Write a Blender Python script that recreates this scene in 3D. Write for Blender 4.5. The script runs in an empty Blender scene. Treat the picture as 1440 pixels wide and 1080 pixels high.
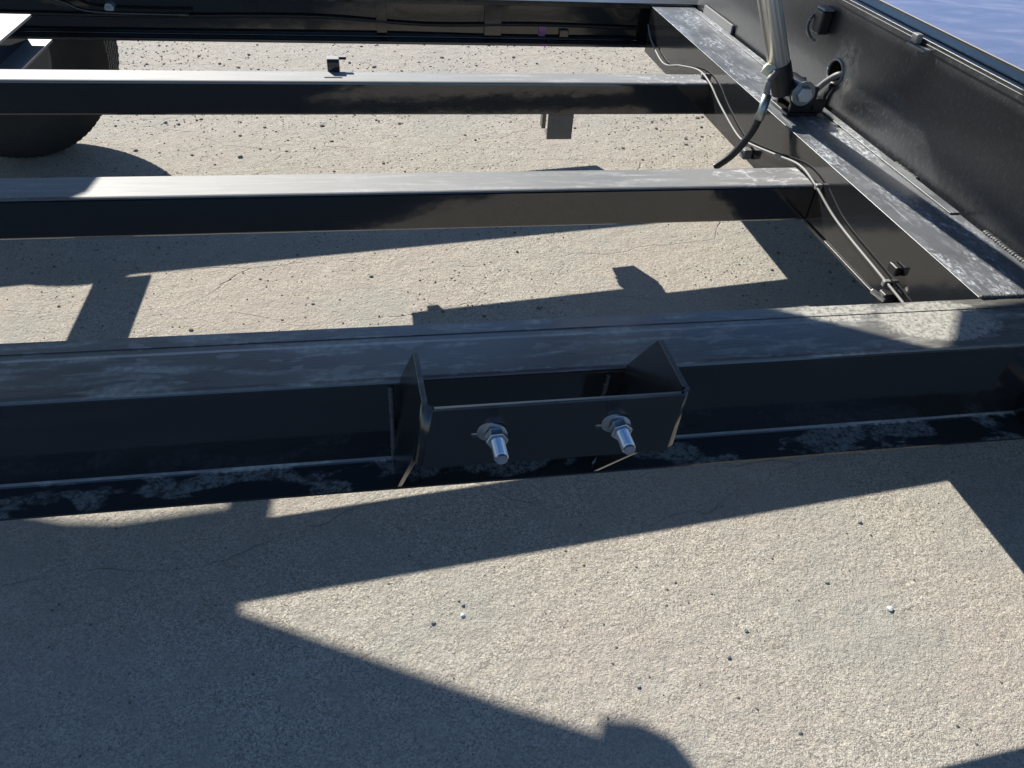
import bpy, bmesh, math, random
from mathutils import Vector, Matrix, noise
from mathutils.geometry import tessellate_polygon
random.seed(7)
scn = bpy.context.scene
C = scn.collection

# ------------------------------------------------------------------ camera
YAW, PITCH, ROLL = math.radians(12.022), math.radians(40.0), math.radians(4.394)
CAM_Z = 0.68
def cam_axes():
    fwd = Vector((math.sin(YAW)*math.cos(PITCH), math.cos(YAW)*math.cos(PITCH), -math.sin(PITCH)))
    r = Vector((math.cos(YAW), -math.sin(YAW), 0)); u = r.cross(fwd)
    return math.cos(ROLL)*r + math.sin(ROLL)*u, -math.sin(ROLL)*r + math.cos(ROLL)*u, fwd
cr, cu, cf = cam_axes()
cd = bpy.data.cameras.new('camera'); cam = bpy.data.objects.new('camera', cd); C.objects.link(cam)
cam.matrix_world = Matrix(((cr.x, cu.x, -cf.x, 0), (cr.y, cu.y, -cf.y, 0), (cr.z, cu.z, -cf.z, CAM_Z), (0, 0, 0, 1)))
cd.sensor_width = 36; cd.lens = 1054.95/1440*36; cd.clip_start = .02; cd.clip_end = 600
scn.camera = cam

# ------------------------------------------------------------------ light
SM, SK = .581, 1.208                      # sun slope per metre of height
SUN = Vector((-SM, SK, 1)).normalized()
EL = math.asin(SUN.z); AZ = math.atan2(SUN.x, SUN.y)
w = bpy.data.worlds.new('World'); scn.world = w; w.use_nodes = True
nt = w.node_tree; nt.nodes.clear()
sky = nt.nodes.new('ShaderNodeTexSky'); sky.sky_type = 'NISHITA'; sky.sun_disc = False
sky.sun_elevation = EL; sky.sun_rotation = AZ; sky.altitude = 200; sky.air_density = 1.1; sky.dust_density = .3; sky.ozone_density = 7
bg = nt.nodes.new('ShaderNodeBackground'); bg.inputs[1].default_value = .088
out = nt.nodes.new('ShaderNodeOutputWorld')
nt.links.new(sky.outputs[0], bg.inputs[0]); nt.links.new(bg.outputs[0], out.inputs[0])
sd = bpy.data.lights.new('sun', 'SUN'); sd.energy = 5.0; sd.angle = math.radians(.5); sd.color = (1, .955, .86)
so = bpy.data.objects.new('sun', sd); C.objects.link(so); so.rotation_euler = SUN.to_track_quat('Z', 'Y').to_euler()
scn.view_settings.view_transform = 'Standard'; scn.view_settings.look = 'None'
scn.view_settings.exposure = .74; scn.view_settings.gamma = 1; scn.view_settings.use_curve_mapping = False

# ------------------------------------------------------------------ helpers
def tag(o, label=None, cat=None, group=None, kind=None):
    for k, v in (('label', label), ('category', cat), ('group', group), ('kind', kind)):
        if v: o[k] = v
    return o
def link(name, me, mat, parent=None):
    o = bpy.data.objects.new(name, me); C.objects.link(o)
    if mat: me.materials.append(mat)
    if parent is not None: o.parent = parent
    return o
def bevel(o, wdt=.004, seg=3, ang=35):
    m = o.modifiers.new('bevel', 'BEVEL'); m.width = wdt; m.segments = seg; m.limit_method = 'ANGLE'
    m.angle_limit = math.radians(ang); m.harden_normals = True
    for p in o.data.polygons: p.use_smooth = True
    return o
def box_bm(bm, x0, x1, y0, y1, z0, z1):
    v = [bm.verts.new(p) for p in ((x0,y0,z0),(x1,y0,z0),(x1,y1,z0),(x0,y1,z0),(x0,y0,z1),(x1,y0,z1),(x1,y1,z1),(x0,y1,z1))]
    for f in ((3,2,1,0),(4,5,6,7),(0,1,5,4),(1,2,6,5),(2,3,7,6),(3,0,4,7)): bm.faces.new([v[i] for i in f])
def to_mesh(bm, name):
    bmesh.ops.recalc_face_normals(bm, faces=bm.faces)
    me = bpy.data.meshes.new(name); bm.to_mesh(me); bm.free(); return me
def box(name, x0, x1, y0, y1, z0, z1, mat, parent=None, bv=.003):
    bm = bmesh.new(); box_bm(bm, x0, x1, y0, y1, z0, z1)
    o = link(name, to_mesh(bm, name), mat, parent)
    if bv: bevel(o, bv)
    return o
def extrude_x(name, prof, x0, x1, mat, parent=None, bv=.003, cuts=0):
    """closed profile in (y, z) pushed along x"""
    bm = bmesh.new(); a = [bm.verts.new((x0, y, z)) for y, z in prof]; b = [bm.verts.new((x1, y, z)) for y, z in prof]
    n = len(prof)
    for i in range(n): bm.faces.new((a[i], a[(i+1) % n], b[(i+1) % n], b[i]))
    bm.faces.new(a); bm.faces.new(b[::-1])
    o = link(name, to_mesh(bm, name), mat, parent)
    if bv:
        bevel(o, bv)
        for p in o.data.polygons: p.use_smooth = False
        o.modifiers[0].harden_normals = False
    return o
def poly_prism(name, pts, z0, z1, mat, parent=None):
    bm = bmesh.new(); a = [bm.verts.new((x, y, z0)) for x, y in pts]; b = [bm.verts.new((x, y, z1)) for x, y in pts]
    n = len(pts)
    for i in range(n): bm.faces.new((a[i], a[(i+1) % n], b[(i+1) % n], b[i]))
    for t in tessellate_polygon([[Vector((x, y, 0)) for x, y in pts]]):
        bm.faces.new([a[i] for i in t]); bm.faces.new([b[i] for i in t][::-1])
    return link(name, to_mesh(bm, name), mat, parent)
def catmull(pts, n=8):
    P = [Vector(p) for p in pts]; P = [P[0]*2-P[1]] + P + [P[-1]*2-P[-2]]; o = []
    for i in range(1, len(P)-2):
        for k in range(n):
            t = k/n; a, b, c, d = P[i-1:i+3]
            o.append(.5*((2*b)+(c-a)*t+(2*a-5*b+4*c-d)*t*t+(3*b-a-3*c+d)*t**3))
    o.append(P[-2]); return o
def tube(name, pts, r, mat, parent=None, sides=12, smooth=True, bm=None, cap=True):
    own = bm is None
    if own: bm = bmesh.new()
    rr = r if isinstance(r, (list, tuple)) else [r]*len(pts); pts = [Vector(p) for p in pts]; rings = []
    ref = Vector((.31, .17, .93))
    for i, p in enumerate(pts):
        t = (pts[min(i+1, len(pts)-1)] - pts[max(i-1, 0)]).normalized()
        a = t.cross(ref).normalized(); b = t.cross(a).normalized(); ref = b.cross(t) if abs(b.dot(t)) < .9 else ref
        ref = a.cross(t) * -1 if False else ref
        rings.append([bm.verts.new(p + (a*math.cos(k*math.tau/sides) + b*math.sin(k*math.tau/sides))*rr[i]) for k in range(sides)])
        ref = Vector((.31, .17, .93))
    for i in range(len(rings)-1):
        for k in range(sides):
            f = bm.faces.new((rings[i][k], rings[i][(k+1) % sides], rings[i+1][(k+1) % sides], rings[i+1][k])); f.smooth = smooth
    if cap: bm.faces.new(rings[0][::-1]); bm.faces.new(rings[-1])
    if own: return link(name, to_mesh(bm, name), mat, parent)
def cyl(name, p0, p1, r, mat, parent=None, sides=24, bv=.0015):
    p0, p1 = Vector(p0), Vector(p1); d = (p1-p0); q = d.to_track_quat('Z', 'Y')
    bm = bmesh.new(); a = []; b = []
    for k in range(sides):
        c = Vector((math.cos(k*math.tau/sides)*r, math.sin(k*math.tau/sides)*r, 0))
        a.append(bm.verts.new(p0+q@c)); b.append(bm.verts.new(p1+q@c))
    for k in range(sides): bm.faces.new((a[k], a[(k+1) % sides], b[(k+1) % sides], b[k]))
    bm.faces.new(a[::-1]); bm.faces.new(b)
    o = link(name, to_mesh(bm, name), mat, parent)
    if bv: bevel(o, bv, 2)
    return o
def plate_with_holes(name, outline, holes, thick, place, mat, parent=None, bv=0):
    """flat plate (2D outline with 2D holes) extruded; place maps (u, v, w) -> xyz"""
    cu_ = bpy.data.curves.new(name, 'CURVE'); cu_.dimensions = '2D'; cu_.fill_mode = 'BOTH'; cu_.extrude = thick/2
    for loop in [outline]+holes:
        s = cu_.splines.new('POLY'); s.points.add(len(loop)-1); s.use_cyclic_u = True
        for p, (u, v) in zip(s.points, loop): p.co = (u, v, 0, 1)
    tmp = bpy.data.objects.new(name, cu_); C.objects.link(tmp)
    bpy.context.view_layer.update()
    dg = bpy.context.evaluated_depsgraph_get(); me = bpy.data.meshes.new_from_object(tmp.evaluated_get(dg))
    bpy.data.objects.remove(tmp); bpy.data.curves.remove(cu_)
    for v in me.vertices: v.co = place(*v.co)
    bm = bmesh.new(); bm.from_mesh(me); bmesh.ops.remove_doubles(bm, verts=bm.verts, dist=1e-5)
    bpy.data.meshes.remove(me); me = to_mesh(bm, name); me.materials.clear()
    o = link(name, me, mat, parent)
    return o

# ------------------------------------------------------------------ materials
class NT:
    def __init__(s, name):
        s.m = bpy.data.materials.new(name); s.m.use_nodes = True; s.t = s.m.node_tree; s.t.nodes.clear()
        s.o = s.t.nodes.new('ShaderNodeOutputMaterial'); s.b = s.n('ShaderNodeBsdfPrincipled'); s.l(s.b.outputs[0], s.o.inputs[0])
    def n(s, t, **k):
        x = s.t.nodes.new(t)
        for a, v in k.items(): setattr(x, a, v)
        return x
    def l(s, a, b): s.t.links.new(a, b)
    def co(s, scale=(1, 1, 1), loc=(0, 0, 0)):
        g = s.n('ShaderNodeNewGeometry'); m = s.n('ShaderNodeMapping'); m.inputs['Scale'].default_value = scale; m.inputs['Location'].default_value = loc
        s.l(g.outputs['Position'], m.inputs[0]); return m.outputs[0]
    def noise(s, v, sc, det=4, rough=.55, dist=0):
        x = s.n('ShaderNodeTexNoise'); x.inputs['Scale'].default_value = sc; x.inputs['Detail'].default_value = det
        x.inputs['Roughness'].default_value = rough; x.inputs['Distortion'].default_value = dist; s.l(v, x.inputs['Vector']); return x.outputs[0]
    def voro(s, v, sc, feat='F1', outp=0, rnd=1):
        x = s.n('ShaderNodeTexVoronoi', feature=feat); x.inputs['Scale'].default_value = sc; x.inputs['Randomness'].default_value = rnd
        s.l(v, x.inputs['Vector']); return x.outputs[outp]
    def ramp(s, f, stops):
        x = s.n('ShaderNodeValToRGB'); e = x.color_ramp.elements
        while len(e) < len(stops): e.new(.5)
        for i, (p, c) in enumerate(stops):
            e[i].position = p; c = (c, c, c) if not isinstance(c, tuple) else c; e[i].color = (*c, 1)
        s.l(f, x.inputs[0]); return x.outputs[0]
    def math(s, op, a, b=0, clamp=False):
        x = s.n('ShaderNodeMath', operation=op, use_clamp=clamp)
        for i, q in enumerate((a, b)):
            if isinstance(q, (int, float)): x.inputs[i].default_value = q
            else: s.l(q, x.inputs[i])
        return x.outputs[0]
    def mix(s, f, a, b, blend='MIX'):
        x = s.n('ShaderNodeMix', data_type='RGBA', blend_type=blend)
        for i, q in ((0, f), (6, a), (7, b)):
            if isinstance(q, (int, float)): x.inputs[i].default_value = q
            elif isinstance(q, tuple): x.inputs[i].default_value = (*q, 1)
            else: s.l(q, x.inputs[i])
        return x.outputs[2]
    def up(s):
        g = s.n('ShaderNodeNewGeometry'); x = s.n('ShaderNodeSeparateXYZ'); s.l(g.outputs['True Normal'], x.inputs[0]); return x.outputs[2]
    def bump(s, h, strength, dist):
        x = s.n('ShaderNodeBump'); x.inputs['Strength'].default_value = strength; x.inputs['Distance'].default_value = dist
        s.l(h, x.inputs['Height']); s.l(x.outputs[0], s.b.inputs['Normal'])

def black_paint(name, stretch=(1, 8, 8), dirt=.35, top_rough=.34, side_rough=.07, extra=None, dirt_scale=6, base=(.010, .011, .013), dustc=(.30, .29, .27), film=.04, side=.15, film_min_y=None):
    k = NT(name); b = k.b
    up = k.math('GREATER_THAN', k.up(), .6)
    big = k.noise(k.co(stretch), dirt_scale, 6, .65, .4)
    fine = k.noise(k.co(), 90, 3, .6)
    blot = k.math('MULTIPLY', k.ramp(big, [(.50, 0.), (.64, 1.)]), k.ramp(fine, [(.35, .25), (.65, 1.)]))
    haze = k.math('MULTIPLY', k.math('ADD', k.noise(k.co((1, 3, 3)), 3, 4), .5), film)
    if film_min_y is not None:
        fy = k.n('ShaderNodeSeparateXYZ'); k.l(k.co(), fy.inputs[0])
        haze = k.math('MULTIPLY', haze, k.math('ADD', k.math('MULTIPLY', k.math('GREATER_THAN', fy.outputs[1], film_min_y), .88), .12))
        blot = k.math('MULTIPLY', blot, k.math('GREATER_THAN', fy.outputs[1], film_min_y))
    m = k.math('MULTIPLY', k.math('ADD', k.math('MULTIPLY', blot, dirt), haze), k.math('ADD', k.math('MULTIPLY', up, 1-side), side), True)
    if extra: m = k.math('MAXIMUM', m, extra(k))
    k.l(k.mix(m, base, dustc), b.inputs['Base Color'])
    streak = k.noise(k.co((2, 30, 30)), 4, 4)
    rt = k.math('ADD', k.math('MULTIPLY', streak, .10), top_rough-.05)
    rs = k.math('ADD', k.math('MULTIPLY', fine, .04), side_rough-.02)
    r = k.n('ShaderNodeMix'); k.l(up, r.inputs[0]); k.l(rs, r.inputs[2]); k.l(rt, r.inputs[3])
    k.l(k.math('ADD', r.outputs[0], k.math('MULTIPLY', m, .4), True), b.inputs['Roughness'])
    b.inputs['IOR'].default_value = 1.75
    k.bump(k.math('ADD', k.noise(k.co(), 14, 2), k.math('MULTIPLY', k.noise(k.co(), 160, 2), .06)), .12, .004)
    return k.m
def end_smear(k):
    sx = k.n('ShaderNodeSeparateXYZ'); k.l(k.co(), sx.inputs[0])
    m = k.ramp(k.math('MULTIPLY', sx.outputs[0], .8), [(.56, 0.), (.66, 1.)])
    n = k.ramp(k.noise(k.co((1, 1.4, 1)), 26, 6, .7, 1.2), [(.48, 0.), (.66, .9)])
    return k.math('MULTIPLY', k.math('MULTIPLY', m, n), k.math('GREATER_THAN', k.up(), .5))
paint = black_paint('black_gloss_paint', dirt=.25, top_rough=.56, film=.27, side=.03, dustc=(.62, .62, .62), extra=end_smear)
paint_bracket = black_paint('black_bracket_paint', dirt=.3, top_rough=.3, side_rough=.24, film=.12, side=.03)
paint_far = black_paint('black_gloss_paint_far', dirt=.15, side_rough=.1)
def sand_patch(k):
    g = k.co(); d = k.n('ShaderNodeVectorMath', operation='DISTANCE'); mp = k.co((1, 1.9, 1)); k.l(mp, d.inputs[0]); d.inputs[1].default_value = (.905, .892*1.9, 0)
    fall = k.ramp(d.outputs['Value'], [(.03, 1.), (.17, 0.)])
    d2 = k.n('ShaderNodeVectorMath', operation='DISTANCE'); k.l(mp, d2.inputs[0]); d2.inputs[1].default_value = (.74, .935*1.9, 0)
    fall2 = k.math('MULTIPLY', k.ramp(d2.outputs['Value'], [(.02, 1.), (.20, 0.)]), .65)
    n = k.math('ADD', k.math('MULTIPLY', k.noise(g, 22, 6, .7, .6), .6), k.math('MULTIPLY', k.noise(g, 130, 3, .8), .42))
    a = k.math('ADD', k.math('MULTIPLY', k.math('MAXIMUM', fall, fall2), 1.3), k.math('SUBTRACT', n, .95), False)
    sy = k.n('ShaderNodeSeparateXYZ'); k.l(g, sy.inputs[0])
    fl = k.math('MULTIPLY', k.math('LESS_THAN', sy.outputs[1], .812), k.math('GREATER_THAN', k.up(), .5))
    pat = k.ramp(k.noise(k.co((.6, 1.2, 1), (3, 0, 0)), 13, 3, .5, .3), [(.50, 0.), (.55, 1.)])
    pat = k.math('MULTIPLY', k.math('MULTIPLY', pat, fl), k.ramp(k.noise(g, 120, 4, .8), [(.40, .08), (.64, .55)]))
    spots = k.ramp(k.noise(k.co((.8, 1.6, 1), (0, 4, 0)), 24, 3, .5), [(.58, 0.), (.64, .45)])
    tops = k.math('MULTIPLY', k.math('MULTIPLY', spots, k.math('GREATER_THAN', sy.outputs[1], .82)), k.math('GREATER_THAN', k.up(), .5))
    return k.math('MAXIMUM', k.math('MAXIMUM', pat, tops), k.math('MULTIPLY', k.ramp(a, [(.0, 0.), (.22, 1.)]), k.math('MULTIPLY', k.math('GREATER_THAN', k.up(), .5), k.ramp(k.noise(g, 120, 4, .8), [(.36, .30), (.56, .85)]))))
paint_near = black_paint('black_gloss_paint_near_rail', film_min_y=.812, stretch=(1, 5, 5), dirt=.55, dirt_scale=7, extra=sand_patch, top_rough=.19, side_rough=.09, dustc=(.56, .54, .48), film=.25, side=.025)
def scratches(k):
    n = k.ramp(k.noise(k.co((26, 1.0, 1)), 5, 4, .6), [(.62, 0.), (.66, .6)])
    c = k.ramp(k.noise(k.co((1.5, .8, 1), (2, 7, 0)), 70, 6, .85, .3), [(.44, 0.), (.60, 1.)])
    lump = k.ramp(k.noise(k.co((2.4, .8, 1), (1, 3, 0)), 5, 5, .65), [(.42, 0.05), (.60, 1.)])
    return k.math('MULTIPLY', k.math('MAXIMUM', n, k.math('MULTIPLY', c, lump)), k.math('GREATER_THAN', k.up(), .5))
paint_rail = black_paint('black_scuffed_paint', stretch=(2.2, 1.2, 1), dirt=.18, dirt_scale=13, top_rough=.30, side_rough=.10, film=.20, extra=scratches, dustc=(.60, .63, .68), side=.02)  # real scuffs and dust; the cool dust tint paints in sky reflection
# dull, wiped wall paint with speckled dry drops
k = NT('black_wall_paint')
sp = k.ramp(k.noise(k.co((1, 1.6, .6)), 130, 3, .7), [(.56, 0.), (.72, 1.)])
bigd = k.noise(k.co((1, 1, 2)), 3.5, 5, .6, .5)
dm = k.math('ADD', k.math('MULTIPLY', sp, k.math('MULTIPLY', bigd, .50)), k.math('MULTIPLY', k.ramp(bigd, [(.4, 0.), (.75, 1.)]), .10), True)
k.l(k.mix(dm, (.016, .017, .021), (.34, .35, .37)), k.b.inputs['Base Color'])
k.l(k.math('ADD', k.math('MULTIPLY', dm, .6), .34, True), k.b.inputs['Roughness']); k.b.inputs['IOR'].default_value = 1.5
dv = k.n('ShaderNodeVectorMath', operation='DISTANCE'); k.l(k.co(), dv.inputs[0]); dv.inputs[1].default_value = (1.2, 1.835, .118)
hm = k.math('MULTIPLY', k.ramp(dv.outputs['Value'], [(.02, 1.), (.075, 0.)]), k.ramp(k.noise(k.co(), 45, 5, .7), [(.40, 0.), (.62, .8)]))
old = k.b.inputs['Base Color'].links[0].from_socket
k.l(k.mix(hm, old, (.42, .40, .33)), k.b.inputs['Base Color'])
k.bump(k.noise(k.co(), 60, 4), .15, .003); wall_paint = k.m
# deck sheet behind the wall
k = NT('smeared_blue_grey_deck_paint')
sw = k.noise(k.co((1, 2.2, 1)), 3.2, 6, .6, 2.4)
k.l(k.ramp(sw, [(.32, (.10, .135, .27)), (.52, (.135, .17, .32)), (.72, (.20, .24, .38))]), k.b.inputs['Base Color'])
k.l(k.ramp(sw, [(.3, .36), (.7, .55)]), k.b.inputs['Roughness']); k.b.inputs['IOR'].default_value = 1.7
k.bump(sw, .08, .004); deck_paint = k.m
def metal(name, col, rough, bumpy=0, metallic=1.):
    k = NT(name); n = k.noise(k.co(), 60, 4)
    k.l(k.mix(n, tuple(c*.75 for c in col), col), k.b.inputs['Base Color']); k.b.inputs['Metallic'].default_value = metallic
    k.l(k.math('ADD', k.math('MULTIPLY', n, .2), rough-.1), k.b.inputs['Roughness'])
    if bumpy: k.bump(k.noise(k.co(), 200, 3), bumpy, .001)
    return k.m
zinc = metal('bright_zinc_plate', (.60, .69, .80), .38, .3)
washer_m = metal('dull_zinc_washer', (.42, .46, .47), .42, .3)
k = NT('polished_rod_chrome')
rs_ = k.n('ShaderNodeSeparateXYZ'); k.l(k.co(), rs_.inputs[0]); rc_ = k.n('ShaderNodeCombineXYZ')
k.l(k.math('ADD', rs_.outputs[0], k.math('MULTIPLY', rs_.outputs[2], .473)), rc_.inputs[0]); k.l(k.math('SUBTRACT', rs_.outputs[1], k.math('MULTIPLY', rs_.outputs[2], .02)), rc_.inputs[1])
rn = k.noise(rc_.outputs[0], 150, 3, .6)
k.l(k.ramp(rn, [(.35, (.38, .37, .36)), (.55, (.80, .79, .77)), (.7, (.95, .94, .92))]), k.b.inputs['Base Color']); k.b.inputs['Metallic'].default_value = .45  # streak tones paint reflections along the rod into the colour
k.b.inputs['Roughness'].default_value = .24; chrome = k.m
wire_m = metal('silver_jacketed_wire', (.27, .265, .26), .58, 0, .25)
bare = metal('bare_cut_steel', (.75, .73, .68), .35)
def plain(name, col, rough, bs=0, ior=1.5, var=.25, sc=40):
    k = NT(name); n = k.noise(k.co(), sc, 4)
    k.l(k.mix(n, tuple(c*(1-var) for c in col), tuple(c*(1+var) for c in col)), k.b.inputs['Base Color']); k.b.inputs['Roughness'].default_value = rough
    k.b.inputs['IOR'].default_value = ior
    if bs: k.bump(k.noise(k.co(), sc*3, 3), bs, .002)
    return k.m
rubber = plain('black_hose_rubber', (.016, .016, .017), .42, .1)
tyre_m = plain('tyre_rubber', (.022, .021, .021), .75, .5, var=.4)
weld_m = plain('painted_weld_bead', (.07, .07, .072), .4, .6, var=.6, sc=150)
dull = plain('grey_dusty_paint', (.12, .12, .12), .5, .2)
pink = plain('pink_sticker_film', (.42, .16, .36), .45)
grease = plain('pale_grease', (.80, .78, .60), .45, .8, var=.4, sc=120)
plateback = plain('dusty_white_paint', (.36, .34, .30), .5, .2, var=.1)

# concrete ground
k = NT('weathered_concrete')
P = k.co(); big = k.noise(P, 1.7, 4, .6); mid = k.noise(P, 14, 5, .65); fine = k.noise(P, 430, 2, .7); cell = k.voro(P, 330, 'F1', 1)
csep = k.n('ShaderNodeSeparateXYZ'); k.l(cell, csep.inputs[0])
tone = k.math('ADD', k.math('MULTIPLY', fine, .62), k.math('MULTIPLY', csep.outputs[0], .34))
col = k.ramp(tone, [(.24, (.16, .14, .12)), (.38, (.335, .305, .26)), (.54, (.45, .415, .355)), (.74, (.66, .62, .545))])
col = k.mix(k.ramp(big, [(.40, .0), (.62, .40)]), col, (.42, .36, .315))
big2 = k.noise(k.co((1, 1, 1), (5, 3, 0)), 3.1, 5, .65)
col = k.mix(k.ramp(big2, [(.50, .0), (.66, .55)]), col, (.335, .335, .30))
col = k.mix(k.ramp(mid, [(.48, .0), (.68, .6)]), col, (.36, .33, .29))
col = k.mix(k.ramp(k.noise(k.co((1, 1, 1), (9, 1, 0)), 8, 6, .7), [(.60, .0), (.72, .35)]), col, (.58, .57, .52))
# far ground shows more dark aggregate
sep = k.n('ShaderNodeSeparateXYZ'); k.l(P, sep.inputs[0])
far = k.ramp(k.math('MULTIPLY', sep.outputs[1], .25), [(.35, .12), (.8, 1.)])
agg = k.ramp(k.voro(k.co((1, 1, 1)), 62), [(.16, 1.), (.26, 0.)])
aggm = k.math('MULTIPLY', k.math('MULTIPLY', agg, k.ramp(k.noise(P, 9, 4, .7), [(.42, 0.), (.58, 1.)])), far)
col = k.mix(k.math('MULTIPLY', aggm, .8), col, (.10, .10, .095))
spk = k.ramp(k.voro(P, 165), [(.10, 1.), (.2, 0.)])
spm = k.math('MULTIPLY', spk, k.ramp(k.noise(P, 30, 3, .7), [(.54, 0.), (.64, 1.)]))
col = k.mix(k.math('MULTIPLY', spm, .55), col, (.13, .115, .10))
# hairline cracks, long and wandering
cr_n = k.n('ShaderNodeVectorMath', operation='ADD'); dn = k.n('ShaderNodeTexNoise'); dn.inputs['Scale'].default_value = 5; dn.inputs['Detail'].default_value = 5
k.l(P, dn.inputs['Vector']); sc_ = k.n('ShaderNodeVectorMath', operation='SCALE'); k.l(dn.outputs[1], sc_.inputs[0]); sc_.inputs['Scale'].default_value = .22
mp = k.n('ShaderNodeMapping'); mp.inputs['Rotation'].default_value = (0, 0, math.radians(-28)); mp.inputs['Scale'].default_value = (1, 3.0, 1); k.l(P, mp.inputs[0])
k.l(mp.outputs[0], cr_n.inputs[0]); k.l(sc_.outputs[0], cr_n.inputs[1])
edge = k.voro(cr_n.outputs[0], 1.5, 'DISTANCE_TO_EDGE', 0)
sepc = k.math('MULTIPLY', k.ramp(sep.outputs[1], [(.9, .08), (1., 1.)]), 1.); crack = k.math('MULTIPLY', k.math('MULTIPLY', k.ramp(edge, [(.0, 1.), (.007, 0.)]), k.ramp(k.noise(P, 3.5, 3), [(.45, 0.), (.6, .6)])), sepc)
col = k.mix(k.math('MULTIPLY', crack, .5), col, (.12, .105, .09))
k.l(col, k.b.inputs['Base Color']); k.b.inputs['Roughness'].default_value = .93; k.b.inputs['Specular IOR Level'].default_value = .25
h = k.math('ADD', k.math('MULTIPLY', fine, .42), k.math('MULTIPLY', k.noise(P, 95, 4, .75), .9)); h = k.math('ADD', h, k.math('MULTIPLY', k.noise(P, 20, 3, .6), 1.3))
h = k.math('SUBTRACT', h, k.math('MULTIPLY', crack, 1.2)); h = k.math('SUBTRACT', h, k.math('MULTIPLY', aggm, .8))
k.bump(h, 1.0, .0062); concrete = k.m

# ------------------------------------------------------------------ ground
GS, G0 = .046, -.575
def gz(x, y): return G0 + GS*max(-40, min(40, x))
bm = bmesh.new(); xs = [-300, -40, -8, -4, -2, -1, 0, 1, 2, 4, 8, 40, 300]; ys = [-300, -40, -8, -3, -1, 0, 1, 2, 3, 5, 8, 40, 300]
g = [[bm.verts.new((x, y, gz(x, y))) for x in xs] for y in ys]
for i in range(len(ys)-1):
    for j in range(len(xs)-1): bm.faces.new((g[i][j], g[i][j+1], g[i+1][j+1], g[i+1][j]))
tag(link('ground', to_mesh(bm, 'ground'), concrete), kind='structure', label='weathered pale concrete ground with grit and hairline cracks')

# ------------------------------------------------------------------ trailer
T = bpy.data.objects.new('trailer', None); C.objects.link(T); T.location = (0, 0, 0)
tag(T, 'black gloss painted steel trailer frame of crossbeams and rails over pale concrete', 'trailer')

# near side rail: folded section, top flange back, bottom flange forward
wz = .004
bm = bmesh.new()
prof = [(.947, -.001), (.947, -.009), (.828, -.009), (.823, -.0135), (.823, -.151), (.823, -.163), (.762, -.163), (.754, -.1572), (.754, -.1535), (.810, -.1535), (.815, -.149), (.815, -.008), (.8154, -.0055), (.8166, -.0032), (.8185, -.0014), (.8208, -.0003), (.823, 0), (.900, 0), (.906, -.0006)]
near_rail = extrude_x('near_side_rail', prof, -1.6, 1.5, paint_near, T, 0)
# rib of paint / fold line along the top flange
box('fold_ridge', -1.6, 1.5, .918, .9225, -.0005, .0004, paint_near, near_rail, .0003)
box('back_plate', -1.6, 1.5, .8235, .853, -.163, -.155, paint_near, near_rail, .001)
# end gusset at right of the rail
cyl('round_gusset', (1.165, .76, -.115), (1.165, .8145, -.115), .098, paint_near, near_rail, 40)

# crossbeams
def channel(name, y0, y1, yb, zt, zb, x0, x1, mat, r=.008):
    prof = [(y0+r, zt), (y1, zt), (y1, zt-.006), (y0+.009, zt-.006), (y0+.009, zb+.006), (yb, zb+.006), (yb, zb), (y0+r*.6, zb)]
    prof += [(y0+.001, zb+.003), (y0, zb+r*.7), (y0, zt-r)]
    prof += [(y0 + r - r*math.cos(a), zt - r + r*math.sin(a)) for a in (math.radians(25), math.radians(50), math.radians(75))]
    return extrude_x(name, prof, x0, x1, mat, T, .0008)
c2 = channel('crossbeam', 1.519, 1.617, 1.617, -.06, -.152, -2.6, 1.0225, paint)
tag(c2, 'nearer crossbeam butted into the rail')
c1 = channel('crossbeam', 2.22, 2.304, 2.236, -.06, -.156, -2.6, 1.0225, paint)
tag(c1, 'farther crossbeam with a square tab hanging under it')
box('stiffener', -.17, .61, 2.2365, 2.304, -.156, -.149, paint, c1, .001)
box('stiffener', .611, 1.0225, 2.2365, 2.258, -.156, -.149, paint, c1, .001)
tab = box('hanging_tab', .531, .611, 2.255, 2.263, -.247, -.157, dull, c1, .0015)
box('tab_return', .603, .6105, 2.2635, 2.318, -.245, -.157, dull, c1, .001)
box('tab_floor', .536, .6025, 2.2635, 2.318, -.245, -.238, dull, c1, .001)
box('tab_flange', .512, .524, 2.255, 2.285, -.212, -.157, paint, c1, .001)
st = box('stop_lug', -.127, -.092, 2.3045, 2.338, -.15, -.025, paint, c1, .002)
box('lug_ear', -.092, -.072, 2.322, 2.334, -.032, -.024, paint, c1, .001)
box('scuff_plate', -.135, -.085, 2.250, 2.256, -.0598, -.058, dull, c1, .0005)
# small end gussets where crossbeams meet the rail
for nm, y, par, z1 in (('end_gusset', 1.507, c2, -.15), ('end_gusset', 2.209, c1, -.154)):
    box(nm, .985, 1.0225, y, y+.0105, -.15, -.066, paint, par, .001) if False else None

# cross rail running away from the camera
rail = box('cross_rail', 1.024, 1.19, .9475, 2.868, -.158, 0, paint_rail, T, .0014)
box('edge_strip', 1.166, 1.189, 1.25, 2.80, .0004, .0035, paint_rail, rail, .001)
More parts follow.
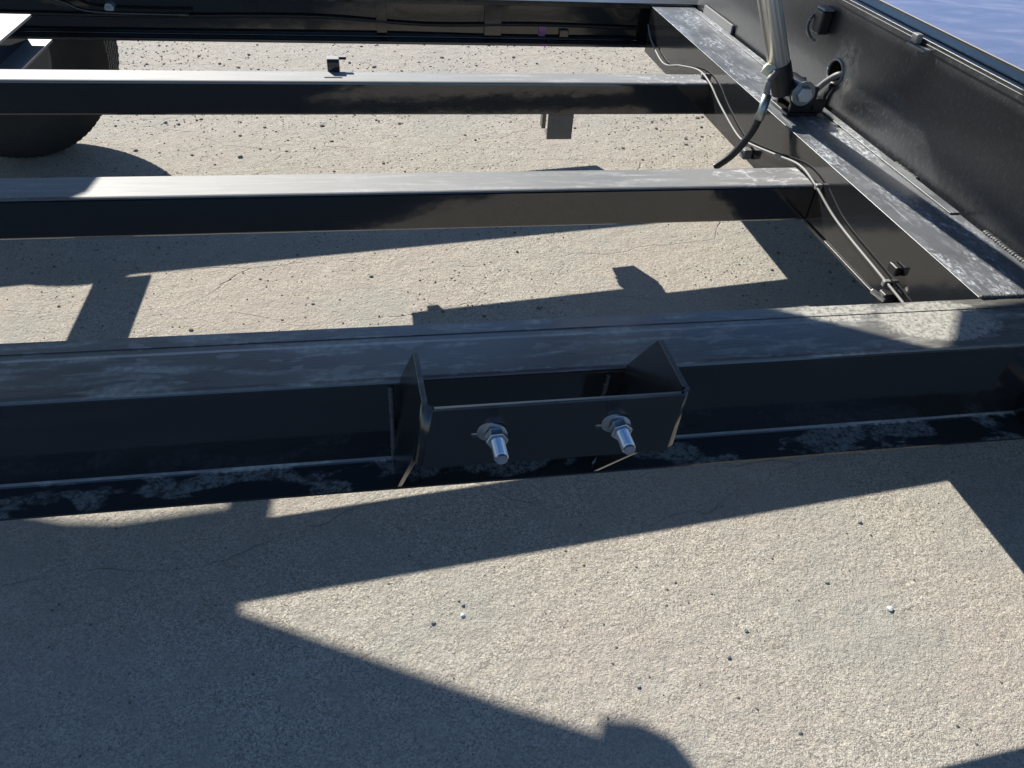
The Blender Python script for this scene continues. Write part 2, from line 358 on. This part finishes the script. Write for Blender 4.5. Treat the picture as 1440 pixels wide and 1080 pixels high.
# weld beads at the rail to wall seam
def bead(name, p0, p1, r, parent, n):
    bm = bmesh.new(); p0, p1 = Vector(p0), Vector(p1)
    for i in range(n):
        c = p0.lerp(p1, i/(n-1)); mt = Matrix.Translation(c) @ Matrix.Diagonal((r*random.uniform(.85, 1.25), r*random.uniform(.8, 1.1), r*random.uniform(.6, .9), 1))
        bmesh.ops.create_icosphere(bm, subdivisions=2, radius=1, matrix=mt)
    for f in bm.faces: f.smooth = True
    return link(name, to_mesh(bm, name), weld_m, parent)
bead('weld_bead', (1.194, 1.02, .001), (1.194, 1.17, .001), .0065, rail, 22)
bead('weld_bead', (1.194, 1.42, .001), (1.194, 1.50, .001), .005, rail, 14)
bead('weld_bead', (1.028, .950, .001), (1.185, .950, .001), .0045, rail, 26)
bead('weld_bead', (1.022, 1.522, -.0605), (1.022, 1.612, -.0605), .0045, c2, 14)
bead('weld_bead', (1.022, 2.224, -.0605), (1.022, 2.30, -.0605), .0045, c1, 12)

# far side rail
prof = [(2.870, .009), (3.0, .009), (3.0, -.009), (2.939, -.009), (2.939, -.136), (3.0, -.136), (3.0, -.145), (2.870, -.145), (2.870, -.136), (2.931, -.136), (2.931, -.009), (2.870, -.009)]
fr = extrude_x('far_side_rail', prof, -2.8, 1.9, paint_far, T, .0012)
for x in (.026, .416): box('stiffener', x, x+(.037 if x < .1 else .063), 2.918, 2.9305, -.1355, -.0095, paint_far, fr, .001)
tube('brake_line', catmull([(-1.4, 2.922, -.075), (-.8, 2.922, -.078), (-.2, 2.922, -.07), (.2, 2.922, -.09), (.6, 2.922, -.084), (1.0, 2.922, -.09)]), .006, rubber, fr, 8)
tube('brake_line', catmull([(-1.4, 2.905, -.129), (-.7, 2.905, -.129), (0, 2.902, -.127), (.5, 2.91, -.129), (1.0, 2.905, -.129)]), .0040, paint_far, fr, 8)
box('sticker', .622, .646, 2.868, 2.8695, -.1445, -.1365, pink, fr, 0)
box('sticker', .622, .646, 2.926, 2.9305, -.125, -.08, pink, fr, 0)
box('clip', .70, .735, 2.915, 2.9305, -.1355, -.10, paint_far, fr, .002)
cyl('bolt_head', (-.858, 2.915, -.055), (-.858, 2.9305, -.055), .016, zinc, fr, 6, .001)
# unseen plate added behind the far rail to widen its ground shadow
bm = bmesh.new(); box_bm(bm, -1.0, .62, 3.002, 3.17, -.150, -.143); box_bm(bm, -1.0, .62, 3.162, 3.17, -.143, -.09)
link('shadow_plate', to_mesh(bm, 'shadow_plate'), paint_far, fr)

# left rail at upper left: top flange, web, bottom flange
lr_ = box('left_rail', -1.18, -1.035, 2.3065, 2.73, -.038, -.03, plateback, T, .002)
box('web', -1.075, -1.065, 2.3065, 2.72, -.10, -.0385, paint_far, lr_, .001)
box('lower_flange', -1.16, -.994, 2.3065, 2.72, -.108, -.1005, dull, lr_, .001)
tube('brace', catmull([(-1.1, 2.885, .0), (-.99, 2.885, -.03), (-.90, 2.89, -.06), (-.6, 2.89, -.065)]), .006, paint_far, lr_, 8)

# ------------------------------------------------------------------ bulkhead wall, rim, deck
ZB, ZT = -.05, .246
def circ(cx_, cy_, r1, r2, n=28): return [(cx_+r1*math.cos(i*math.tau/n), cy_+r2*math.sin(i*math.tau/n)) for i in range(n)]
wall = plate_with_holes('bulkhead_wall', [(.75, ZB), (2.869, ZB), (2.869, ZT), (.75, ZT)], [circ(1.868, .090, .034, .027)], .006,
                        lambda u, v, w_: (1.203+w_, u, v), wall_paint, T)
tube('hole_grommet', [(1.199, 1.868+.0365*math.cos(a), .090+.0295*math.sin(a)) for a in [i*math.tau/28 for i in range(29)]], .0035, wire_m, wall, 8)
box('wall_backing', 1.30, 1.31, .75, 2.869, ZB, ZT-.005, paint, wall, 0)
box('rim', 1.1985, 1.279, .75, 2.869, ZT, ZT+.009, wall_paint, T, .003)
box('rim_lip', 1.196, 1.2035, .75, 2.869, ZT-.010, ZT+.0015, wall_paint, T, .001)
box('rim_groove', 1.2165, 1.222, .75, 2.869, ZT+.0092, ZT+.012, paint, T, .001)
box('rim_edge', 1.274, 1.279, .75, 2.869, ZT+.0092, ZT+.0125, wire_m, T, .0015)  # pale strip stands in for the lit line along the rim
box('deck_sheet', 1.2795, 3.6, -.2, 4.6, ZT-.004, ZT+.008, deck_paint, T, .002)
# clips on the wall
cl = box('d_ring_bracket', 1.168, 1.1995, 1.955, 2.0, .155, .212, rubber, wall, .006)
box('bracket_cap', 1.17, 1.1995, 1.957, 1.998, .2125, .2185, wire_m, wall, .002)
tube('d_ring', catmull([(1.186, 1.998, .20), (1.165, 2.0, .19), (1.158, 1.996, .165), (1.166, 1.985, .145), (1.18, 1.975, .135)]), .004, paint, wall, 8)
rc = box('rim_clip', 1.176, 1.1955, 1.535, 1.60, .236, .2415, wire_m, wall, .0015)
box('rim_clip_tab', 1.180, 1.1955, 1.575, 1.597, .2417, .262, wire_m, wall, .003)
# small plate at the rail end, pale metal standing in for its lit edge
box('corner_angle', 1.19, 1.1975, 2.52, 2.78, .001, .03, wire_m, rail, .001)

# ------------------------------------------------------------------ bracket on the near rail
def place_front(u, v, w_): return (u, .645+w_, v)
def slot(cx_, cz, hw=.011, r=.0042, n=6):
    a = [(cx_+hw+r*math.cos(t), cz+r*math.sin(t)) for t in [-math.pi/2+math.pi*i/n for i in range(n+1)]]
    return a + [(cx_-hw+r*math.cos(t), cz+r*math.sin(t)) for t in [math.pi/2+math.pi*i/n for i in range(n+1)]]
bx = [(.120, .055), (.274, .055)]
br = plate_with_holes('mounting_bracket', [(.046, .0955), (.353, .0955), (.347, .001), (.032, .002)], [slot(.106, .053), slot(.260, .053)], .0075,
                      place_front, paint_bracket, T)
def side_plate(name, xf, sgn):
    # outline in (y, z): horizontal top, sloping back edge down to the rail, sloping bottom
    t = .007; out_ = [(.657, .0955), (.757, .0935), (.8145, .006), (.8145, -.1525), (.752, -.150), (.657, .006)]
    bm = bmesh.new()
    a = [bm.verts.new((x, y, z)) for x, (y, z) in zip(xf, out_)]; b = [bm.verts.new((x+sgn*t, y, z)) for x, (y, z) in zip(xf, out_)]
    n = len(out_)
    for i in range(n): bm.faces.new((a[i], a[(i+1) % n], b[(i+1) % n], b[i]))
    bm.faces.new(a); bm.faces.new(b[::-1])
    return bevel(link(name, to_mesh(bm, name), paint_bracket, br), .001, 2)
side_plate('side_plate', (.0345, .030, .014, -.004, .001, .022), 1)
side_plate('side_plate', (.3625, .3625, .350, .330, .304, .356), -1)
# rounded bends between front and side plates
def bend(cx_, sgn, taper):
    bm = bmesh.new(); R_, t = .014, .006; rows = []
    for i in range(7):
        a = math.radians(90*i/6); row = []
        for z, dx in ((.0955, 0), (.004, taper)):
            for rr in (R_, R_-t):
                row.append(bm.verts.new((cx_ + dx + sgn*rr*math.sin(a), .657 - rr*math.cos(a)+.001, z)))
        rows.append(row)
    for i in range(6):
        p, q = rows[i], rows[i+1]
        for a_, b_ in ((0, 2), (1, 3), (0, 1), (2, 3)): bm.faces.new((p[a_], p[b_], q[b_], q[a_])).smooth = a_ == 0 and b_ == 2
    bmesh.ops.contextual_create(bm, geom=[]) if False else None
    return link('corner_bend', to_mesh(bm, 'bend'), paint_bracket, br)
bend(.048, -1, -.012); bend(.3495, 1, -.002)
bead('weld_bead', (.000, .8125, -.012), (-.001, .8125, -.146), .0042, br, 26)
bead('weld_bead', (.318, .8125, -.012), (.306, .8125, -.146), .0042, br, 26)
# bolts
def hexagon(name, p, depth, r, mat, rot):
    bm = bmesh.new(); a = []; b = []
    for i in range(6):
        t = rot+i*math.tau/6; a.append(bm.verts.new((p[0]+r*math.cos(t), p[1], p[2]+r*math.sin(t)))); b.append(bm.verts.new((p[0]+r*math.cos(t), p[1]-depth, p[2]+r*math.sin(t))))
    for i in range(6): bm.faces.new((a[i], a[(i+1) % 6], b[(i+1) % 6], b[i]))
    bm.faces.new(a); bm.faces.new(b[::-1])
    return bevel(link(name, to_mesh(bm, name), mat, br), .0012, 2)
def thread(name, x, z, y0, y1, r, mat, tilt):
    bm = bmesh.new(); n = 16; rings = []; L = y0-y1; steps = int(L/.0011)
    for i in range(steps+1):
        y = y0 - L*i/steps; rr = r*(1.0 if i % 2 else .84)
        if i > steps-3: rr = r*.82
        rings.append([bm.verts.new((x+rr*math.cos(k_*math.tau/n)+tilt*(y0-y), y, z+rr*math.sin(k_*math.tau/n))) for k_ in range(n)])
    for i in range(steps):
        for k_ in range(n): bm.faces.new((rings[i][k_], rings[i][(k_+1) % n], rings[i+1][(k_+1) % n], rings[i+1][k_]))
    bm.faces.new(rings[-1]); bm.faces.new(rings[0][::-1])
    return link(name, to_mesh(bm, name), mat, br)
for i, (x, z) in enumerate(bx):
    y = .6415
    wsh = cyl('washer', (x, y, z), (x-.0006, y-.0028, z), .0155, washer_m, br, 32, .0006)
    cyl('washer', (x-.007, y+.0001, z+.002), (x-.007, y-.0012, z+.002), .0148, washer_m, br, 28, .0004)
    hexagon('nut', (x+.001, y-.003, z-.001), .0125, .0138, zinc, math.radians(18 if i else 4))
    thread('bolt', x+.001, z-.001, y-.0156, y-.046, .0086, zinc, .03)
# bright strip standing in for a thin glint on the flange
tube('glint_strip', [(.326, .800, -.1495), (.300, .768, -.150)], .0016, bare, near_rail, 6)

# ------------------------------------------------------------------ lift cylinder
LX = -.473
def rod(z, r0=0): return (1.075+LX*z, 1.84+.02*z, z)
lc = tube('lift_cylinder', [rod(.115), rod(.93)], .0275, chrome, T, 40)
cyl('rod_end', rod(.045), rod(.118), .0295, rubber, lc, 28, .004)
bm = bmesh.new()
box_bm(bm, 1.062, 1.128, 1.80, 1.812, .003, .072); box_bm(bm, 1.062, 1.128, 1.872, 1.884, .003, .072); box_bm(bm, 1.052, 1.138, 1.790, 1.892, .0012, .009)
bevel(link('clevis', to_mesh(bm, 'clevis'), rubber, lc), .003)
cyl('clevis_boss', (1.085, 1.798, .052), (1.085, 1.885, .052), .033, rubber, lc, 28, .004)
cyl('bushing', (1.138, 1.80, .022), (1.138, 1.885, .022), .021, rubber, lc, 24, .004)
cyl('pin_washer', (1.083, 1.797, .058), (1.083, 1.792, .058), .031, washer_m, lc, 32, .001)
cyl('pin_head', (1.083, 1.7915, .058), (1.083, 1.780, .058), .020, zinc, lc, 6, .0015)
# hydraulic hose with pale ferrule
cap = bmesh.new(); bmesh.ops.create_icosphere(cap, subdivisions=3, radius=1, matrix=Matrix.Translation((.992, 1.832, .104)) @ Matrix.Diagonal((.021, .018, .017, 1)))
for v in cap.verts: v.co += Vector((noise.noise(v.co*60), noise.noise(v.co*60+Vector((3, 1, 2))), noise.noise(v.co*60+Vector((7, 4, 1)))))*.008
for f in cap.faces: f.smooth = True
link('grease_cap', to_mesh(cap, 'grease_cap'), grease, lc)
tube('hose_fitting', catmull([(1.018, 1.835, .105), (1.0, 1.815, .103), (.984, 1.80, .092), (.981, 1.797, .070), (.984, 1.793, .052)]), .0085, wire_m, lc, 12)
tube('hose_ferrule', [(.984, 1.793, .056), (.980, 1.788, .020), (.974, 1.785, -.006)], .0115, washer_m, lc, 14)
tube('hydraulic_hose', catmull([(.975, 1.785, -.002), (.968, 1.786, -.03), (.957, 1.79, -.06), (.936, 1.80, -.104), (.907, 1.81, -.138), (.898, 1.812, -.146)]), .0098, rubber, lc, 14)
# silver electric cable out of the wall hole
tube('loose_cable', catmull([(1.245, 1.865, .085), (1.210, 1.838, .094), (1.192, 1.845, .088), (1.183, 1.872, .062), (1.180, 1.90, .030), (1.182, 1.925, .001)]), .0078, wire_m, wall, 12)
tube('loose_cable', catmull([(1.235, 1.872, .070), (1.198, 1.862, .058), (1.190, 1.852, .055), (1.192, 1.868, .035), (1.193, 1.87, .002)]), .0055, rubber, wall, 8)
# ------------------------------------------------------------------ wiring along the rail
cp = [(1.019, 2.860, -.06), (1.016, 2.781, -.098), (1.014, 2.623, -.125), (1.014, 2.47, -.085), (1.012, 2.307, -.048), (1.010, 2.20, -.052), (1.012, 2.10, -.082), (1.014, 1.951, -.113),
      (1.015, 1.87, -.105), (1.014, 1.72, -.072), (1.012, 1.60, -.046), (1.010, 1.512, -.052), (1.014, 1.389, -.084), (1.014, 1.193, -.102), (1.015, 1.109, -.110), (1.015, .97, -.125)]
wire = tube('brake_wire', catmull(cp, 10), .0029, wire_m, rail, 10)
def clip(y, z):
    c_ = box('wire_clip', 1.007, 1.0235, y-.006, y+.006, z-.008, z+.006, wire_m, rail, .003); return c_
clip(2.27, -.052); clip(1.50, -.054); clip(1.165, -.106)
box('junction_block', .998, 1.0235, 1.855, 1.885, -.145, -.118, dull, rail, .004)
cyl('junction_screw', (.99, 1.868, -.128), (.998, 1.868, -.128), .006, zinc, rail, 8)
box('junction_block', .996, 1.0235, 1.13, 1.155, -.137, -.113, rubber, rail, .004)
cyl('junction_screw', (.985, 1.16, -.120), (1.0, 1.13, -.126), .0055, bare, rail, 10)
cyl('junction_screw', (.978, 1.12, -.142), (1.0, 1.10, -.146), .0075, bare, rail, 10)
box('junction_block', 1.008, 1.0235, 1.145, 1.175, -.080, -.060, rubber, rail, .004)
box('seam_plate', 1.0195, 1.0235, .9485, 1.5185, -.158, -.150, paint_rail, rail, .001)

# ------------------------------------------------------------------ wheel
WX, WZ, WR, WY = -1.36, -.223, .412, 3.015
whl = bpy.data.objects.new('wheel', None); C.objects.link(whl); whl.parent = T; whl.location = (WX, WY, WZ)
def lathe(name, prof, mat, parent, seg=72):
    bm = bmesh.new(); R_ = []
    for i in range(seg):
        a = i*math.tau/seg; R_.append([bm.verts.new((r*math.cos(a), y, r*math.sin(a))) for r, y in prof])
    n = len(prof)
    for i in range(seg):
        for j in range(n-1): bm.faces.new((R_[i][j], R_[i][j+1], R_[(i+1) % seg][j+1], R_[(i+1) % seg][j])).smooth = True
    return link(name, to_mesh(bm, name), mat, parent)
W_ = .235
pr = [(.23, .02), (.28, .0), (.345, .004), (.385, .018), (.404, .036)]
ribs = 6
for i in range(ribs):
    a = .036+(W_-.072)*i/ribs; b_ = .036+(W_-.072)*(i+1)/ribs
    pr += [(.412, a+.003), (.412, b_-.004), (.400, b_-.003), (.400, b_+.001)]
pr += [(.404, W_-.034), (.385, W_-.018), (.345, W_-.004), (.28, W_), (.23, W_-.02)]
ty = lathe('tyre', pr, tyre_m, whl)
bm = bmesh.new()
for i in range(90):
    for j in range(ribs):
        a = (i+.5*(j % 2))*math.tau/90; y0 = .036+(W_-.072)*j/ribs+.003; y1 = .036+(W_-.072)*(j+1)/ribs-.004
        p = []
        for (da, rr) in ((-.016, .409), (.016, .409), (.014, .4135), (-.014, .4135)):
            p.append([bm.verts.new((rr*math.cos(a+da), yy, rr*math.sin(a+da))) for yy in (y0, y1)])
        for q in range(4): bm.faces.new((p[q][0], p[(q+1) % 4][0], p[(q+1) % 4][1], p[q][1]))
        bm.faces.new([p[q][0] for q in range(4)]); bm.faces.new([p[3-q][1] for q in range(4)])
tr = link('tread_blocks', to_mesh(bm, 'tread'), tyre_m, whl); tr['kind'] = 'stuff'
lathe('rim', [(.0, .06), (.08, .055), (.10, .08), (.18, .09), (.215, .03), (.24, .02), (.24, .21), (.0, .21)], dull, whl, 48)
box('brake_plate', -.99, -.84+.0, 2.985, 3.005, -.13, -.10, dull, fr, .002) if False else None

# ------------------------------------------------------------------ unseen tilt deck overhead, outline shaped to cast the shadows below
HC = .95
eq = [(-3.6, 2.05), (-1.3, 1.98), (-1.04, 1.875), (-.93, 1.852), (-.705, 1.850), (-.705, 2.0), (-.615, 2.0), (-.645, 1.66), (-.69, 1.605), (-.155, 1.292), (-.020, 1.219), (-.007, 1.243), (.055, 1.224), (.105, 1.185), (.125, 1.12), (.30, 1.085),
      (.637, .948), (.762, .872), (.86, .812), (.905, .85), (.96, .92), (1.19, .95), (3.9, .95), (3.9, -.5), (-3.6, -.5)]
rd = poly_prism('shadow_deck', [(x-SM*HC, y+SK*HC) for x, y in eq], HC, HC+.035, paint_far, T)
eq2 = [(1.205, .9505), (1.205, 1.33), (1.25, 1.35), (1.25, 3.3), (1.40, 3.3), (1.40, .9505), (1.348, .9505), (1.348, 1.70), (1.308, 1.70), (1.308, .9505)]  # unseen strips added overhead to shade the wall and rim
poly_prism('side_shadow_strips', [(x-SM*HC, y+SK*HC) for x, y in eq2], HC, HC+.035, paint_far, rd)
for x in (-2.6, -1.2, -.1, 1.0, 2.1): box('deck_joist', x, x+.08, .8, 1.8, HC-.10, HC-.001, paint_far, rd, .002)

# ------------------------------------------------------------------ stones and grit
stone_m = plain('grey_green_stone', (.20, .22, .21), .8, .4, var=.5, sc=60)
stone_l = plain('pale_blue_stone', (.48, .52, .52), .7, .4, var=.2, sc=60)
grit_m = plain('dark_grit', (.13, .12, .11), .9, .4, var=.6, sc=30)
def stone_mesh(name, r, seed, sub=2):
    bm = bmesh.new(); bmesh.ops.create_icosphere(bm, subdivisions=sub, radius=r)
    for v in bm.verts:
        v.co *= 1+.45*noise.noise(v.co/r*1.1+Vector((seed, 2*seed, 0))); v.co.z *= .62
    return to_mesh(bm, name)
def ground_at(px, py):
    d = cr*((px-720)/1054.95) - cu*((py-540)/1054.95) + cf
    t = (G0-CAM_Z)/(d.z-GS*d.x); return Vector((0, 0, CAM_Z))+d*t
stones = [(651, 866, .0048, stone_l, 'pale pebble with a dark underside, largest of the close trio in the sunlit wedge'),
          (651, 851, .0038, stone_m, 'small grey pebble just behind the pale one in the sunlit wedge'),
          (645, 845, .0028, stone_m, 'tiniest dark pebble of the close trio in the sunlit wedge'),
          (609, 876, .0046, stone_m, 'grey green pebble left of the close trio in the sunlit wedge'),
          (1251, 857, .0060, stone_l, 'pale bluish pebble alone on the sunlit concrete at right'),
          (1049, 887, .0042, stone_m, 'dark pebble on sunlit concrete below the beam, nearer of two'),
          (1162, 819, .0042, stone_m, 'dark pebble on the sunlit concrete between the shadow corner and the beam'),
          (1025, 925, .0040, stone_m, 'flat dark pebble low in the sunlit concrete near a pale stain'),
          (1209, 735, .0048, stone_m, 'dark pebble under the shadow edge at right, largest of a scattered cluster'),
          (1125, 1030, .0038, stone_m, 'dark pebble nearest the bottom edge on sunlit concrete'),
          (898, 966, .0036, stone_m, 'dark speck like pebble left of the sunlit centre'),
          (338, 221, .010, stone_m, 'dark flat stone between the two crossbeams, closest to the nearer one'),
          (233, 173, .009, stone_m, 'dark stone just below the farther crossbeam near the tyre'),
          (191, 212, .008, stone_m, 'dark stone at the edge of the tyre shadow'),
          (522, 389, .006, stone_m, 'dark pebble on the lit strip before the near rail'),
          (338, 191, .007, stone_m, 'small dark stone midway between the crossbeams')]
for i, (px, py, r, m, lab) in enumerate(stones):
    p = ground_at(px, py); o = link('pebble', stone_mesh('pebble', r, i*3.7), m)
    o.location = (p.x, p.y, p.z+r*.30); o.rotation_euler = (0, 0, i*1.3); tag(o, lab, 'pebble', 'loose pebbles on the concrete')
# fine grit nobody could count
base = []
for s in range(6):
    me = stone_mesh('t', 1, s*5.1+1, 1); base.append(([v.co.copy() for v in me.vertices], [tuple(p.vertices) for p in me.polygons])); bpy.data.meshes.remove(me)
V, Fc = [], []
def add_grit(x, y, r):
    vs, fs = random.choice(base); a = random.uniform(0, 6.28); ca, sa = math.cos(a), math.sin(a); n0 = len(V); z = gz(x, y)+r*.25; e = random.uniform(.7, 1.5)
    for v in vs: V.append((x+(v.x*ca*e-v.y*sa)*r, y+(v.x*sa*e+v.y*ca)*r, z+v.z*r))
    for f in fs: Fc.append(tuple(q+n0 for q in f))
for i in range(9000):
    x = random.uniform(-1.9, 2.0); y = random.uniform(.2, 1.7)
    if noise.noise(Vector((x*3, y*3, 0))) + random.uniform(-.5, .5) > .05: add_grit(x, y, random.uniform(.0006, .0013)*(2.1 if random.random() < .12 else 1))
for i in range(13000):
    x = random.uniform(-2.6, 2.0); y = random.uniform(1.6, 5.4)
    if noise.noise(Vector((x*2.2, y*2.2, 5))) + random.uniform(-.5, .5) > .0: add_grit(x, y, random.uniform(.0012, .0034)*(2.0 if random.random() < .07 else 1)*(1+.35*max(0, y-2.6)))
me = bpy.data.meshes.new('grit'); me.from_pydata(V, [], Fc); me.update()
tag(link('grit', me, grit_m), 'fine dark grit scattered over the pale concrete', 'grit', kind='stuff')
